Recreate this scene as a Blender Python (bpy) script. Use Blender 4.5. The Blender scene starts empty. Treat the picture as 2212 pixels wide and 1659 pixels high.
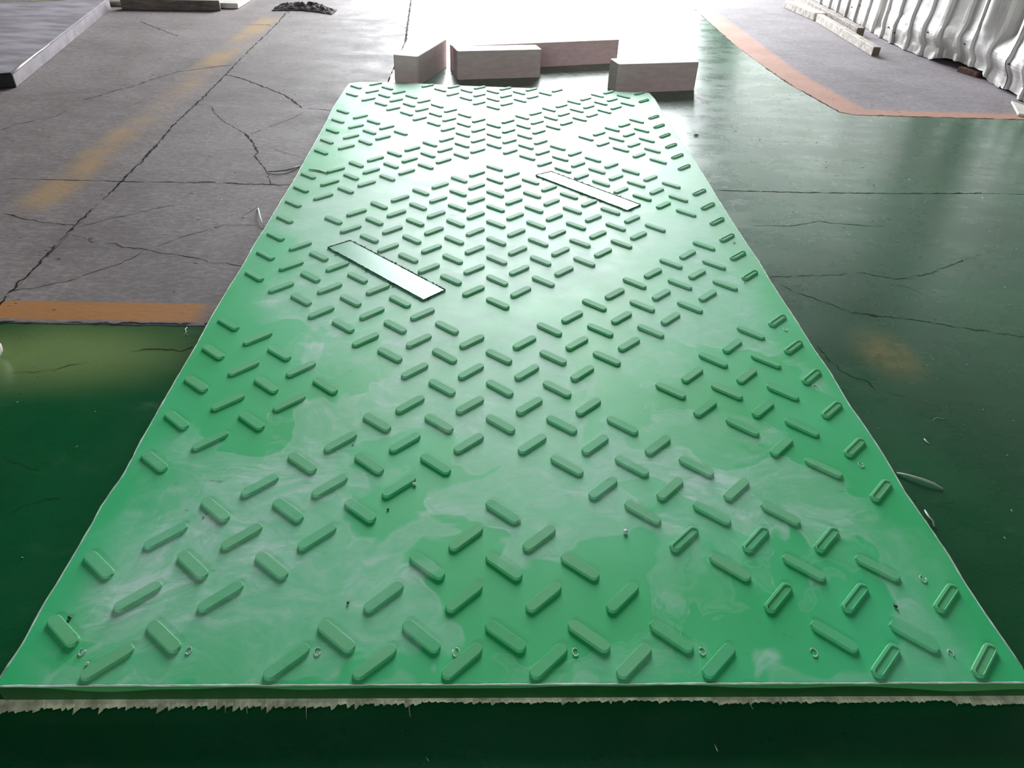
import bpy, bmesh, math, random
from mathutils import Vector, Matrix, noise
random.seed(7)
C = bpy.context.scene.collection
S = bpy.context.scene
PI = math.pi

# ---------------------------------------------------------------- camera
W_PX = 2212.0
F_PX = 1613.36
CAM = Vector((-0.03676, -0.52564, 0.834))
pit, yaw, roll = math.radians(35.8169), math.radians(-3.0781), math.radians(2.6185)
r0 = Vector((math.cos(yaw), math.sin(yaw), 0)); f0 = Vector((-math.sin(yaw), math.cos(yaw), 0)); up0 = Vector((0, 0, 1))
fw = f0 * math.cos(pit) - up0 * math.sin(pit)
up = f0 * math.sin(pit) + up0 * math.cos(pit)
rt = r0 * math.cos(roll) + up * math.sin(roll)
uu = up * math.cos(roll) - r0 * math.sin(roll)
cd = bpy.data.cameras.new('camera'); cam = bpy.data.objects.new('camera', cd); C.objects.link(cam)
cd.sensor_width = 36.0; cd.lens = F_PX / W_PX * 36.0; cd.clip_start = 0.02; cd.clip_end = 200
M = Matrix((rt, uu, -fw)).transposed().to_4x4(); M.translation = CAM
cam.matrix_world = M
S.camera = cam

# ---------------------------------------------------------------- sky, openings, exposure
vs = S.view_settings
vs.view_transform = 'Standard'; vs.look = 'None'; vs.gamma = 1.0; vs.use_curve_mapping = False
vs.exposure = 0.0
w = bpy.data.worlds.new('sky'); S.world = w; w.use_nodes = True
bg = w.node_tree.nodes['Background']
bg.inputs[0].default_value = (0.93, 0.97, 1.0, 1); bg.inputs[1].default_value = 27.0
HALL = dict(x0=-9.0, x1=2.9, y0=-7.0, y1=7.6, h=5.2)
DOOR = dict(x0=-1.25, x1=2.05, h=4.0)
BACK_FILL = dict(x0=-6.0, x1=0.5, z0=2.9, z1=3.55)  # unseen opening, added behind the camera to fill the block fronts

def portal(name, loc, rot, sx, sy):
    l = bpy.data.lights.new(name, 'AREA'); l.shape = 'RECTANGLE'; l.size = sx; l.size_y = sy
    l.cycles.is_portal = True
    o = bpy.data.objects.new(name, l); C.objects.link(o); o.location = loc; o.rotation_euler = rot
    return o
portal('door_portal', ((DOOR['x0'] + DOOR['x1']) / 2, HALL['y1'] + 0.05, DOOR['h'] / 2), (-PI / 2, 0, 0), DOOR['x1'] - DOOR['x0'], DOOR['h'])
portal('back_fill_portal', ((BACK_FILL['x0'] + BACK_FILL['x1']) / 2, HALL['y0'] - 0.05, (BACK_FILL['z0'] + BACK_FILL['z1']) / 2), (PI / 2, 0, 0), BACK_FILL['x1'] - BACK_FILL['x0'], BACK_FILL['z1'] - BACK_FILL['z0'])

# ---------------------------------------------------------------- helpers
def obj(name, me_or_bm, m, parent=None, smooth=False):
    if isinstance(me_or_bm, bmesh.types.BMesh):
        me = bpy.data.meshes.new(name); me_or_bm.to_mesh(me); me_or_bm.free()
    else:
        me = me_or_bm
    if m and not me.materials: me.materials.append(m)
    if smooth:
        for p in me.polygons: p.use_smooth = True
    o = bpy.data.objects.new(name, me); C.objects.link(o)
    if parent: o.parent = parent
    return o

def tag(o, label=None, cat=None, group=None, kind=None):
    if label: o['label'] = label
    if cat: o['category'] = cat
    if group: o['group'] = group
    if kind: o['kind'] = kind
    return o

def empty(name, label, cat, loc=(0, 0, 0), group=None):
    o = bpy.data.objects.new(name, None); C.objects.link(o); o.location = loc; o.empty_display_size = 0.05
    return tag(o, label, cat, group)

def mesh_py(name, v, f):
    me = bpy.data.meshes.new(name); me.from_pydata(v, [], f); me.update(); return me

def box_bm(bm, x0, x1, y0, y1, z0, z1):
    vs_ = [bm.verts.new(p) for p in ((x0, y0, z0), (x1, y0, z0), (x1, y1, z0), (x0, y1, z0), (x0, y0, z1), (x1, y0, z1), (x1, y1, z1), (x0, y1, z1))]
    for f in ((0, 3, 2, 1), (4, 5, 6, 7), (0, 1, 5, 4), (1, 2, 6, 5), (2, 3, 7, 6), (3, 0, 4, 7)):
        bm.faces.new([vs_[i] for i in f])
    return vs_

def prism_bm(poly, z0, z1, bevel=0.0, seg=2, zdir=None):
    bm = bmesh.new()
    lo = [bm.verts.new((x, y, z0)) for x, y in poly]; hi = [bm.verts.new((x, y, z1)) for x, y in poly]
    n = len(poly)
    bm.faces.new(hi); bm.faces.new(lo[::-1])
    for i in range(n): bm.faces.new((lo[i], lo[(i + 1) % n], hi[(i + 1) % n], hi[i]))
    bmesh.ops.recalc_face_normals(bm, faces=bm.faces)
    if bevel: bmesh.ops.bevel(bm, geom=list(bm.edges), offset=bevel, segments=seg, affect='EDGES', profile=0.5)
    return bm

def tube(pts, rad, name, m, parent=None, sides=6, flat=1.0):
    """closed tube along pts; rad a number or a list"""
    P = [Vector(p) for p in pts]; n = len(P); v = []; f = []
    for i in range(n):
        t = (P[min(i + 1, n - 1)] - P[max(i - 1, 0)]).normalized()
        a = t.cross(Vector((0, 0, 1)))
        a = a.normalized() if a.length > 1e-4 else Vector((1, 0, 0))
        b = a.cross(t).normalized()
        r = rad[i] if isinstance(rad, (list, tuple)) else rad
        for k in range(sides):
            q = 2 * PI * k / sides
            v.append(tuple(P[i] + a * (r * math.cos(q)) + b * (r * flat * math.sin(q))))
    for i in range(n - 1):
        for k in range(sides):
            k2 = (k + 1) % sides
            f.append((i * sides + k, i * sides + k2, (i + 1) * sides + k2, (i + 1) * sides + k))
    f.append(tuple(range(sides))[::-1]); f.append(tuple((n - 1) * sides + k for k in range(sides)))
    return obj(name, mesh_py(name, v, f), m, parent, True)

# ---------------------------------------------------------------- material helpers
class NT:
    def __init__(s, name):
        s.m = bpy.data.materials.new(name); s.m.use_nodes = True; s.t = s.m.node_tree
        s.b = s.t.nodes['Principled BSDF']
    def n(s, typ, **kw):
        x = s.t.nodes.new('ShaderNode' + typ)
        for k, v in kw.items(): setattr(x, k, v)
        return x
    def link(s, a, b): s.t.links.new(a, b)
    def put(s, sock, v):
        if isinstance(v, bpy.types.NodeSocket): s.link(v, sock)
        elif isinstance(v, (tuple, list)) and len(v) == 3 and sock.type == 'RGBA': sock.default_value = (*v, 1)
        else: sock.default_value = v
    def math(s, op, a, b=0.0, c=0.0, clamp=False):
        x = s.n('Math', operation=op, use_clamp=clamp)
        s.put(x.inputs[0], a); s.put(x.inputs[1], b); s.put(x.inputs[2], c); return x.outputs[0]
    def mix(s, f, a, b, mode='MIX'):
        x = s.n('Mix', data_type='RGBA', blend_type=mode)
        s.put(x.inputs[0], f); s.put(x.inputs[6], a); s.put(x.inputs[7], b); return x.outputs[2]
    def ramp(s, v, lo, hi, a=0.0, b=1.0, smooth=True):
        x = s.n('MapRange', interpolation_type='SMOOTHSTEP' if smooth else 'LINEAR')
        s.put(x.inputs[0], v); s.put(x.inputs[1], lo); s.put(x.inputs[2], hi); s.put(x.inputs[3], a); s.put(x.inputs[4], b); return x.outputs[0]
    def pos(s, obj_space=False):
        return s.n('TexCoord').outputs['Object'] if obj_space else s.n('NewGeometry').outputs['Position']
    def mapv(s, v, scale=(1, 1, 1), loc=(0, 0, 0), rot=(0, 0, 0)):
        x = s.n('Mapping'); s.link(v, x.inputs[0]); x.inputs['Scale'].default_value = scale; x.inputs['Location'].default_value = loc; x.inputs['Rotation'].default_value = rot
        return x.outputs[0]
    def noise(s, v, scale, detail=4, rough=0.55, dist=0.0, col=False):
        x = s.n('TexNoise'); s.link(v, x.inputs['Vector']); x.inputs['Scale'].default_value = scale; x.inputs['Detail'].default_value = detail
        x.inputs['Roughness'].default_value = rough; x.inputs['Distortion'].default_value = dist
        return x.outputs['Color' if col else 'Fac']
    def voro(s, v, scale, feature='F1', out='Distance', rnd=1.0):
        x = s.n('TexVoronoi', feature=feature); s.link(v, x.inputs['Vector']); x.inputs['Scale'].default_value = scale; x.inputs['Randomness'].default_value = rnd
        return x.outputs[out]
    def bump(s, h, strength=0.3, dist=0.002):
        x = s.n('Bump'); s.link(h, x.inputs['Height']); x.inputs['Strength'].default_value = strength; x.inputs['Distance'].default_value = dist
        s.link(x.outputs[0], s.b.inputs['Normal'])
    def warp(s, v, scale, amt):
        nz = s.noise(v, scale, 3, 0.5, col=True)
        a = s.n('VectorMath', operation='SUBTRACT'); s.link(nz, a.inputs[0]); a.inputs[1].default_value = (.5, .5, .5)
        k = s.n('VectorMath', operation='SCALE'); s.link(a.outputs[0], k.inputs[0]); k.inputs['Scale'].default_value = amt
        d = s.n('VectorMath', operation='ADD'); s.link(v, d.inputs[0]); s.link(k.outputs[0], d.inputs[1]); return d.outputs[0]
    def xyz(s, v):
        x = s.n('SeparateXYZ'); s.link(v, x.inputs[0]); return x.outputs
    def set(s, col=None, rough=None, spec=None, metal=None):
        if col is not None: s.put(s.b.inputs['Base Color'], col)
        if rough is not None: s.put(s.b.inputs['Roughness'], rough)
        if spec is not None: s.put(s.b.inputs['Specular IOR Level'], spec)
        if metal is not None: s.put(s.b.inputs['Metallic'], metal)
        return s.m
    def band(s, c, lo, hi, soft):
        """1 inside lo..hi of coordinate c with soft borders"""
        return s.math('MULTIPLY', s.ramp(c, lo - soft, lo + soft), s.ramp(c, hi - soft, hi + soft, 1.0, 0.0))

def plastic(name, top=False):
    t = NT(name); v = t.pos()
    big = t.noise(t.warp(v, 3.0, 0.25), 3.2, 3, 0.5)
    green = t.mix(t.ramp(big, 0.3, 0.7), (0.020, 0.490, 0.142), (0.055, 0.560, 0.225))
    # dried-water film with tide lines
    wv = t.warp(v, 5.0, 0.22)
    n1 = t.noise(wv, 2.6, 4, 0.5, 0.4)
    film = t.ramp(n1, 0.47, 0.505)
    line = t.math('SUBTRACT', 1.0, t.ramp(t.math('ABSOLUTE', t.math('SUBTRACT', n1, 0.487)), 0.0, 0.012))
    n2 = t.noise(t.warp(t.mapv(v, (1, 1, 1), (4.1, 2.7, 0)), 6.0, 0.2), 3.6, 4, 0.5, 0.6)
    line2 = t.math('SUBTRACT', 1.0, t.ramp(t.math('ABSOLUTE', t.math('SUBTRACT', n2, 0.55)), 0.0, 0.009))
    film2 = t.ramp(n2, 0.55, 0.58)
    wisp = t.ramp(t.noise(t.mapv(wv, (1.0, 2.6, 1)), 9.0, 5, 0.62), 0.48, 0.75)
    x, y, z = t.xyz(v)
    edge = t.math('MULTIPLY', t.band(t.math('ADD', x, t.math('MULTIPLY', t.math('SUBTRACT', n2, 0.5), 0.35)), -0.50, 0.56, 0.05), t.ramp(y, -0.05, 0.10, 0.45, 1.0))
    fine = t.ramp(t.noise(t.mapv(wv, (1.0, 1.6, 1), rot=(0, 0, 0.4)), 30, 6, 0.7), 0.35, 0.7)
    cloud = t.math('MULTIPLY', film, t.math('ADD', 0.40, t.math('MULTIPLY', wisp, 0.50)))
    cloud = t.math('ADD', cloud, t.math('MULTIPLY', film2, t.math('ADD', 0.22, t.math('MULTIPLY', wisp, 0.45))))
    cloud = t.math('MULTIPLY', cloud, t.math('ADD', 0.6, t.math('MULTIPLY', fine, 0.55)))
    cloud = t.math('ADD', cloud, t.math('MULTIPLY', line, t.math('ADD', 0.22, t.math('MULTIPLY', wisp, 0.50))))
    cloud = t.math('ADD', cloud, t.math('MULTIPLY', line2, t.math('ADD', 0.15, t.math('MULTIPLY', wisp, 0.45))))
    cloud = t.math('MULTIPLY', cloud, edge, clamp=True)
    if top: cloud = t.math('MULTIPLY', cloud, 0.4)
    dusty = t.math('MULTIPLY', t.band(t.math('ADD', x, t.math('MULTIPLY', t.math('SUBTRACT', n1, 0.5), 0.5)), -0.34, 0.36, 0.16), t.ramp(y, 0.35, 1.2))
    green = t.mix(t.math('MULTIPLY', dusty, t.math('ADD', 0.25, t.math('MULTIPLY', fine, 0.35))), green, (0.27, 0.42, 0.29))
    far_pale = t.math('MULTIPLY', t.ramp(t.math('ADD', y, t.math('MULTIPLY', t.math('SUBTRACT', n1, 0.5), 1.5)), 0.75, 1.9), t.math('ADD', 0.22, t.math('MULTIPLY', t.ramp(n2, 0.42, 0.47), 0.30)))  # paler towards the far end, in patches
    green = t.mix(far_pale, green, (0.50, 0.64, 0.56))
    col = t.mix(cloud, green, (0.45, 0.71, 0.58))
    # smudges of dirt
    dirt = t.math('MULTIPLY', t.ramp(t.noise(t.mapv(v, (1, 2.2, 1), rot=(0, 0, 0.5)), 26, 6, 0.7), 0.60, 0.74), t.ramp(t.noise(v, 4.5, 2), 0.50, 0.66))
    col = t.mix(t.math('MULTIPLY', dirt, 0.6), col, (0.06, 0.13, 0.085))
    speck = t.ramp(t.voro(v, 55), 0.03, 0.055, 1.0, 0.0)
    col = t.mix(t.math('MULTIPLY', speck, 0.25), col, (0.03, 0.05, 0.03))
    if top:
        oi = t.n('ObjectInfo').outputs['Random']
        col = t.mix(t.math('MULTIPLY', oi, 0.35), col, (0.22, 0.50, 0.24))
        sc = t.ramp(t.noise(t.mapv(v, (1, 1, 1), rot=(0, 0, 0.8)), 60, 4, 0.7), 0.6, 0.72)
        col = t.mix(t.math('MULTIPLY', sc, 0.25), col, (0.06, 0.10, 0.06))
    rough = t.math('ADD', t.math('ADD', 0.455, t.math('MULTIPLY', cloud, 0.10)), t.math('MULTIPLY', t.noise(v, 14, 4), 0.12))
    if top: rough = t.math('ADD', rough, 0.12); col = t.mix(0.2, col, (0.26, 0.46, 0.31))
    t.set(col, rough, 0.28 if top else 0.42)
    h = t.math('ADD', t.math('MULTIPLY', t.noise(v, 5, 2), 1.0), t.math('MULTIPLY', t.noise(v, 260, 3), 0.03))
    t.bump(h, 0.35, 0.004)
    return t.m

def simple(name, col, rough=0.5, spec=0.4, var=0.25, scale=20, dark=None, bump=0.0, stretch=(1, 1, 1)):
    t = NT(name); v = t.mapv(t.pos(True), stretch)
    n_ = t.noise(v, scale, 5, 0.6)
    d = dark or tuple(x * (1 - var * 1.6) for x in col)
    t.set(t.mix(t.ramp(n_, 0.3, 0.7), d, col), rough, spec)
    if bump: t.bump(t.noise(v, scale * 4, 4), bump, 0.003)
    return t.m

def floor_marks(t, v):
    """masks of the painted lines, world coordinates"""
    wv = t.warp(v, 9.0, 0.012); x, y, z = t.xyz(t.warp(wv, 2.0, 0.03))
    xx, yy, _ = t.xyz(wv)
    chip = t.ramp(t.noise(t.mapv(v, (1, 2, 1)), 22, 5, 0.7), 0.30, 0.42)
    orange = t.math('MULTIPLY', t.band(yy, 0.835, 0.908, 0.004), t.math('MULTIPLY', t.ramp(xx, -0.66, -0.60, 1.0, 0.0), t.ramp(chip, 0, 1, 0.25, 0.9)))
    fade = t.ramp(t.noise(t.mapv(v, loc=(0, 1.3, 0)), 2.6, 4), 0.40, 0.62)
    yel = t.math('MULTIPLY', t.band(x, -1.29, -1.185, 0.035), t.math('MULTIPLY', t.band(yy, 1.40, 4.1, 0.1), t.math('MULTIPLY', chip, t.ramp(fade, 0, 1, 0.16, 0.70))))
    r1 = t.math('MULTIPLY', t.band(t.math('ADD', x, t.math('MULTIPLY', t.math('MAXIMUM', 0, t.math('SUBTRACT', 3.2, y)), -0.10)), 1.28, 1.475, 0.02), t.ramp(y, 2.50, 2.52))
    r2 = t.math('MULTIPLY', t.band(yy, 2.50, 2.60, 0.018), t.ramp(xx, 1.38, 1.42))
    red = t.math('MULTIPLY', t.math('MAXIMUM', r1, r2), t.ramp(chip, 0, 1, 0.35, 0.7))
    return orange, yel, red

def concrete(name, base, dark, tint):
    t = NT(name); v = t.pos()
    big = t.noise(t.warp(v, 1.5, 0.3), 1.8, 5, 0.6)
    col = t.mix(t.ramp(big, 0.32, 0.68), dark, base)
    mid = t.noise(t.mapv(v, (1, 2.4, 1)), 9, 6, 0.65)
    col = t.mix(t.ramp(mid, 0.42, 0.72, 0, 0.55), col, tint)
    grain = t.noise(t.mapv(v, (1, 1.7, 1)), 42, 6, 0.75)
    col = t.mix(t.ramp(grain, 0.42, 0.62, 0.5, 0.0), col, tuple(c * 0.62 for c in dark))
    streak = t.ramp(t.noise(t.mapv(v, (1, 3.5, 1)), 14, 6, 0.7), 0.58, 0.78)
    col = t.mix(t.math('MULTIPLY', streak, 0.6), col, tuple(c * 0.45 for c in dark))
    o, ye, rd = floor_marks(t, v)
    col = t.mix(o, col, (0.44, 0.185, 0.045))
    col = t.mix(ye, col, (0.42, 0.27, 0.12))
    col = t.mix(rd, col, (0.52, 0.26, 0.17))
    wv = t.mapv(t.warp(v, 20, 0.03), (1, 2.6, 1))
    pit_ = t.math('MULTIPLY', t.ramp(t.voro(wv, 11), 0.05, 0.10, 1.0, 0.0), t.ramp(t.noise(v, 6, 2), 0.5, 0.56))
    pit2 = t.math('MULTIPLY', t.ramp(t.voro(t.mapv(wv, (1, 1, 1), (3, 5, 0)), 24), 0.06, 0.12, 1.0, 0.0), t.ramp(t.noise(v, 11, 2), 0.54, 0.6))
    pits = t.math('MAXIMUM', pit_, pit2)
    col = t.mix(t.math('MULTIPLY', pits, 0.85), col, (0.02, 0.018, 0.016))
    t.set(col, t.ramp(t.noise(v, 7, 4), 0.3, 0.7, 0.60, 0.78), 0.25)
    h = t.math('SUBTRACT', t.math('ADD', t.math('MULTIPLY', mid, 0.6), t.math('MULTIPLY', t.noise(t.mapv(v, (1, 2.0, 1)), 60, 5, 0.7), 0.5)), pits)
    t.bump(h, 0.45, 0.003)
    return t.m

def painted(name):
    t = NT(name); v = t.pos()
    big = t.noise(t.warp(v, 1.3, 0.4), 1.6, 5, 0.6)
    col = t.mix(t.ramp(big, 0.3, 0.7), (0.0015, 0.066, 0.018), (0.004, 0.105, 0.032))
    worn = t.ramp(t.noise(t.mapv(v, (1, 2.2, 1), rot=(0, 0, 0.3)), 7, 7, 0.68), 0.54, 0.78)
    col = t.mix(t.math('MULTIPLY', worn, 0.10), col, (0.14, 0.24, 0.16))
    scr = t.math('MULTIPLY', t.ramp(t.noise(t.mapv(v, (1, 14, 1), rot=(0, 0, 0.95)), 12, 5, 0.75), 0.66, 0.76), t.ramp(t.noise(v, 3.1, 3), 0.52, 0.62))
    col = t.mix(t.math('MULTIPLY', scr, 0.3), col, (0.30, 0.40, 0.33))
    x, y, _ = t.xyz(v)
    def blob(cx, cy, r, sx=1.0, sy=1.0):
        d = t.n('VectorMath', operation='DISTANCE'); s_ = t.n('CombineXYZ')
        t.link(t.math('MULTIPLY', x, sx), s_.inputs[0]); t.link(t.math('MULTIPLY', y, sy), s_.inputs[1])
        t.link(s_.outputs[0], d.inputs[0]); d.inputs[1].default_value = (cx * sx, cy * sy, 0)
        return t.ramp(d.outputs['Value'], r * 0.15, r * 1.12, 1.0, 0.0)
    rub = t.math('MULTIPLY', t.ramp(t.noise(v, 40, 5, 0.7), 0.35, 0.6), 1.0)
    col = t.mix(t.math('MULTIPLY', blob(0.815, 0.755, 0.085, 1.0, 0.7), t.math('ADD', 0.22, t.math('MULTIPLY', rub, 0.30))), col, (0.27, 0.21, 0.055))
    col = t.mix(t.math('MULTIPLY', blob(-0.86, 0.71, 0.30, 0.9, 1.9), 0.8), col, (0.22, 0.31, 0.11))  # olive blob paints a yellow-green reflection into the left floor
    wv = t.mapv(t.warp(v, 20, 0.03), (1, 2.6, 1))
    pits = t.math('MULTIPLY', t.ramp(t.voro(wv, 13), 0.03, 0.06, 1.0, 0.0), t.ramp(t.noise(v, 5, 2), 0.5, 0.58))
    pit2 = t.math('MULTIPLY', t.ramp(t.voro(t.mapv(wv, (1, 1, 1), (2, 7, 0)), 32), 0.05, 0.09, 1.0, 0.0), t.ramp(t.noise(v, 4, 2), 0.56, 0.62))
    pits = t.math('MAXIMUM', pits, pit2)
    col = t.mix(t.math('MULTIPLY', pits, 0.8), col, (0.01, 0.02, 0.012))
    rough = t.math('ADD', t.ramp(t.noise(t.mapv(v, (1, 1.8, 1)), 5, 5, 0.65), 0.3, 0.7, 0.24, 0.32), t.math('MULTIPLY', worn, 0.12))
    t.set(col, rough, 0.75)
    h = t.math('SUBTRACT', t.math('ADD', t.math('MULTIPLY', t.noise(t.mapv(v, (1, 2, 1)), 14, 6, 0.7), 0.35), t.math('MULTIPLY', t.noise(t.mapv(v, (1, 1.6, 1)), 110, 4, 0.7), 0.22)), t.math('MULTIPLY', pits, 0.5))
    t.bump(h, 0.3, 0.003)
    return t.m

M_ = {}
M_['mat'] = plastic('green_plastic'); M_['bar'] = plastic('green_plastic_tread', True)
M_['panel'] = simple('smooth_green_plastic', (0.09, 0.47, 0.25), 0.33, 0.42, 0.15, 9)
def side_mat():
    t = NT('shaded_green_cut_side'); v = t.pos(); x, y, z = t.xyz(v)
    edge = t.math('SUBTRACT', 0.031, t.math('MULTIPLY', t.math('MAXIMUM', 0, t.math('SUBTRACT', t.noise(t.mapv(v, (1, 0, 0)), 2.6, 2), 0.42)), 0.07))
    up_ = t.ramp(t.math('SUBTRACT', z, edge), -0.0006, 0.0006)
    col = t.mix(t.noise(v, 14, 4), (0.003, 0.055, 0.008), (0.008, 0.10, 0.018))  # film-free plastic, its colour darkened further for the shade on the sides
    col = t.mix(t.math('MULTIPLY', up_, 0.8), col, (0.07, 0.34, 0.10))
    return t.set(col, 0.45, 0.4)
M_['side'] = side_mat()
M_['burr'] = simple('torn_plastic_burr', (0.02, 0.09, 0.05), 0.5, 0.3, 0.3, 60)
M_['pale'] = simple('pale_cut_edge', (0.70, 0.86, 0.72), 0.5, 0.3, 0.25, 50)
M_['fringe'] = simple('torn_film', (0.74, 0.76, 0.52), 0.55, 0.3, 0.35, 45)
M_['conc_l'] = concrete('bare_concrete', (0.315, 0.276, 0.270), (0.195, 0.166, 0.162), (0.350, 0.312, 0.304))
M_['conc_r'] = concrete('bare_concrete_pale', (0.310, 0.280, 0.300), (0.215, 0.190, 0.200), (0.350, 0.322, 0.345))
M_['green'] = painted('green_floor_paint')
M_['dirt'] = simple('joint_dirt', (0.030, 0.026, 0.022), 0.9, 0.1, 0.3, 40)
M_['crack_pale'] = simple('pale_chipped_paint', (0.22, 0.30, 0.24), 0.7, 0.2, 0.3, 60)
M_['apron'] = simple('outdoor_concrete', (0.45, 0.44, 0.42), 0.8, 0.2, 0.15, 2)
M_['dark_steel'] = simple('dark_hall_lining', (0.045, 0.046, 0.048), 0.7, 0.3, 0.2, 1.5)
M_['wood_dark'] = simple('weathered_dark_wood', (0.66, 0.50, 0.49), 0.62, 0.22, 0.10, 5, bump=0.08, stretch=(2, 14, 14))

# ---------------------------------------------------------------- hall shell
floor = obj('floor', mesh_py('floor', [(-9.2, -7.2, -0.014), (4.2, -7.2, -0.014), (4.2, 45, -0.014), (-9.2, 45, -0.014)], [(0, 1, 2, 3)]), M_['dirt'])
tag(floor, kind='structure')

def wobble(poly, amp, step=0.03, limit=None):
    out = []
    n = len(poly)
    for i in range(n):
        a = Vector((*poly[i], 0)); b = Vector((*poly[(i + 1) % n], 0)); d = b - a
        k = int(d.length / step) if d.length < 9 else 1
        k = max(1, min(k, 260)); nrm = Vector((-d.y, d.x, 0)).normalized()
        for j in range(k):
            p = a + d * (j / k)
            if j: p += nrm * amp * (noise.noise(p * 28) + 0.6 * noise.noise(p * 90))
            out.append((p.x, p.y))
    return out
X0 = -9.0
slabs = [
    ('conc_l', [(X0, 0.822), (-1.0568, 0.822), (-1.0668, 1.06), (-1.0846, 1.604), (X0, 1.602)]),
    ('conc_l', [(-1.0552, 0.822), (-0.450, 0.822), (-0.448, 1.608), (-1.0824, 1.604), (-1.0652, 1.06)]),
    ('conc_l', [(X0, 1.6045), (-1.0848, 1.606), (-1.1142, 2.164), (-1.1312, 2.86), (-1.1612, 3.95), (-1.26, 7.6), (X0, 7.6)]),
    ('conc_l', [(-1.0825, 1.606), (-0.448, 1.610), (-0.442, 3.59), (-0.463, 3.94), (-0.496, 4.5), (-0.515, 4.83), (-0.56, 7.6), (-1.255, 7.6), (-1.1595, 3.95), (-1.1295, 2.86), (-1.1125, 2.164)]),
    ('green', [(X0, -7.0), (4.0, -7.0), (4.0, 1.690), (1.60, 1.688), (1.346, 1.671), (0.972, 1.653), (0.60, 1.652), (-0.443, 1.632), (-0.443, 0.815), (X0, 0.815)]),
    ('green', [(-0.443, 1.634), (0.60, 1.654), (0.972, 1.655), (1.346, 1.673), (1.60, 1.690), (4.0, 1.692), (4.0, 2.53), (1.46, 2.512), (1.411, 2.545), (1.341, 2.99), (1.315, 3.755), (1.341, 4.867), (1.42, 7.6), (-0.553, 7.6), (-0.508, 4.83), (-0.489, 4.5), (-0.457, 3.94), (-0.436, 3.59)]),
    ('conc_r', [(4.0, 2.535), (4.0, 7.6), (1.424, 7.6), (1.345, 4.867), (1.319, 3.755), (1.345, 2.99), (1.415, 2.549), (1.462, 2.517)]),
]
for m, poly in slabs:
    bm = prism_bm(wobble(poly, 0.0035), -0.013, 0.0)
    bmesh.ops.triangulate(bm, faces=[f for f in bm.faces if len(f.verts) > 4])
    obj('floor_slab', bm, M_[m], floor)
tag(obj('floor_apron', mesh_py('floor_apron', [(-20, 7.6, -0.01), (25, 7.6, -0.01), (25, 45, -0.01), (-20, 45, -0.01)], [(0, 1, 2, 3)]), M_['apron'], floor))

def wall(name, boxes, m):
    bm = bmesh.new()
    for b in boxes: box_bm(bm, *b)
    return tag(obj(name, bm, m), kind='structure')
h, d_ = HALL, DOOR
wall('wall_front', [(h['x0'], d_['x0'], h['y1'], h['y1'] + .2, -.01, h['h']), (d_['x1'], h['x1'], h['y1'], h['y1'] + .2, -.01, h['h']), (d_['x0'], d_['x1'], h['y1'], h['y1'] + .2, d_['h'], h['h'])], M_['dark_steel'])
wall('wall_left', [(h['x0'] - .2, h['x0'], h['y0'], h['y1'] + .2, -.01, h['h'])], M_['dark_steel'])
k_ = BACK_FILL
wall('wall_back', [(h['x0'] - .2, k_['x0'], h['y0'] - .2, h['y0'], -.01, h['h']), (k_['x1'], h['x1'] + .2, h['y0'] - .2, h['y0'], -.01, h['h']), (k_['x0'], k_['x1'], h['y0'] - .2, h['y0'], -.01, k_['z0']), (k_['x0'], k_['x1'], h['y0'] - .2, h['y0'], k_['z1'], h['h'])], M_['dark_steel'])
wall('wall_right', [(h['x1'] - .3, h['x1'] - .1, h['y0'], h['y1'] + .2, -.01, h['h'])], M_['dark_steel'])
wall('ceiling', [(h['x0'] - .2, h['x1'] + .2, h['y0'] - .2, h['y1'] + .2, h['h'], h['h'] + .08)], M_['dark_steel'])

# ---------------------------------------------------------------- cracks and joints of the floor
def ribbon(pts, wid, z, rnd, step=0.006, skip=0.0):
    """jagged strip along a polyline, as verts and quads"""
    P = [Vector((*p, 0)) for p in pts]; v = []; f = []; s = 0.0; prev = False
    seed = rnd.random() * 100
    for i in range(len(P) - 1):
        d = P[i + 1] - P[i]; k = max(2, int(d.length / step)); nrm = Vector((-d.y, d.x, 0)).normalized()
        for j in range(k + (i == len(P) - 2)):
            q = P[i] + d * (j / k); s += d.length / k
            off = noise.noise(Vector((s * 45, seed, 0))) * 0.006 + noise.noise(Vector((s * 160, seed, 3))) * 0.003
            ww = wid * (0.55 + 0.9 * noise.noise(Vector((s * 30, seed, 7))) + 0.9 * max(0, noise.noise(Vector((s * 110, seed, 9)))))
            end = min(1, s / 0.04)
            ww = ww * end
            on = ww > wid * (0.12 + skip)
            if on:
                a = q + nrm * (off + ww / 2); b = q + nrm * (off - max(ww, 0.0002) / 2)
                v += [(a.x, a.y, z), (b.x, b.y, z)]
                if prev: n_ = len(v); f.append((n_ - 4, n_ - 3, n_ - 1, n_ - 2))
            prev = on
    return v, f
rnd = random.Random(3)
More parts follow.
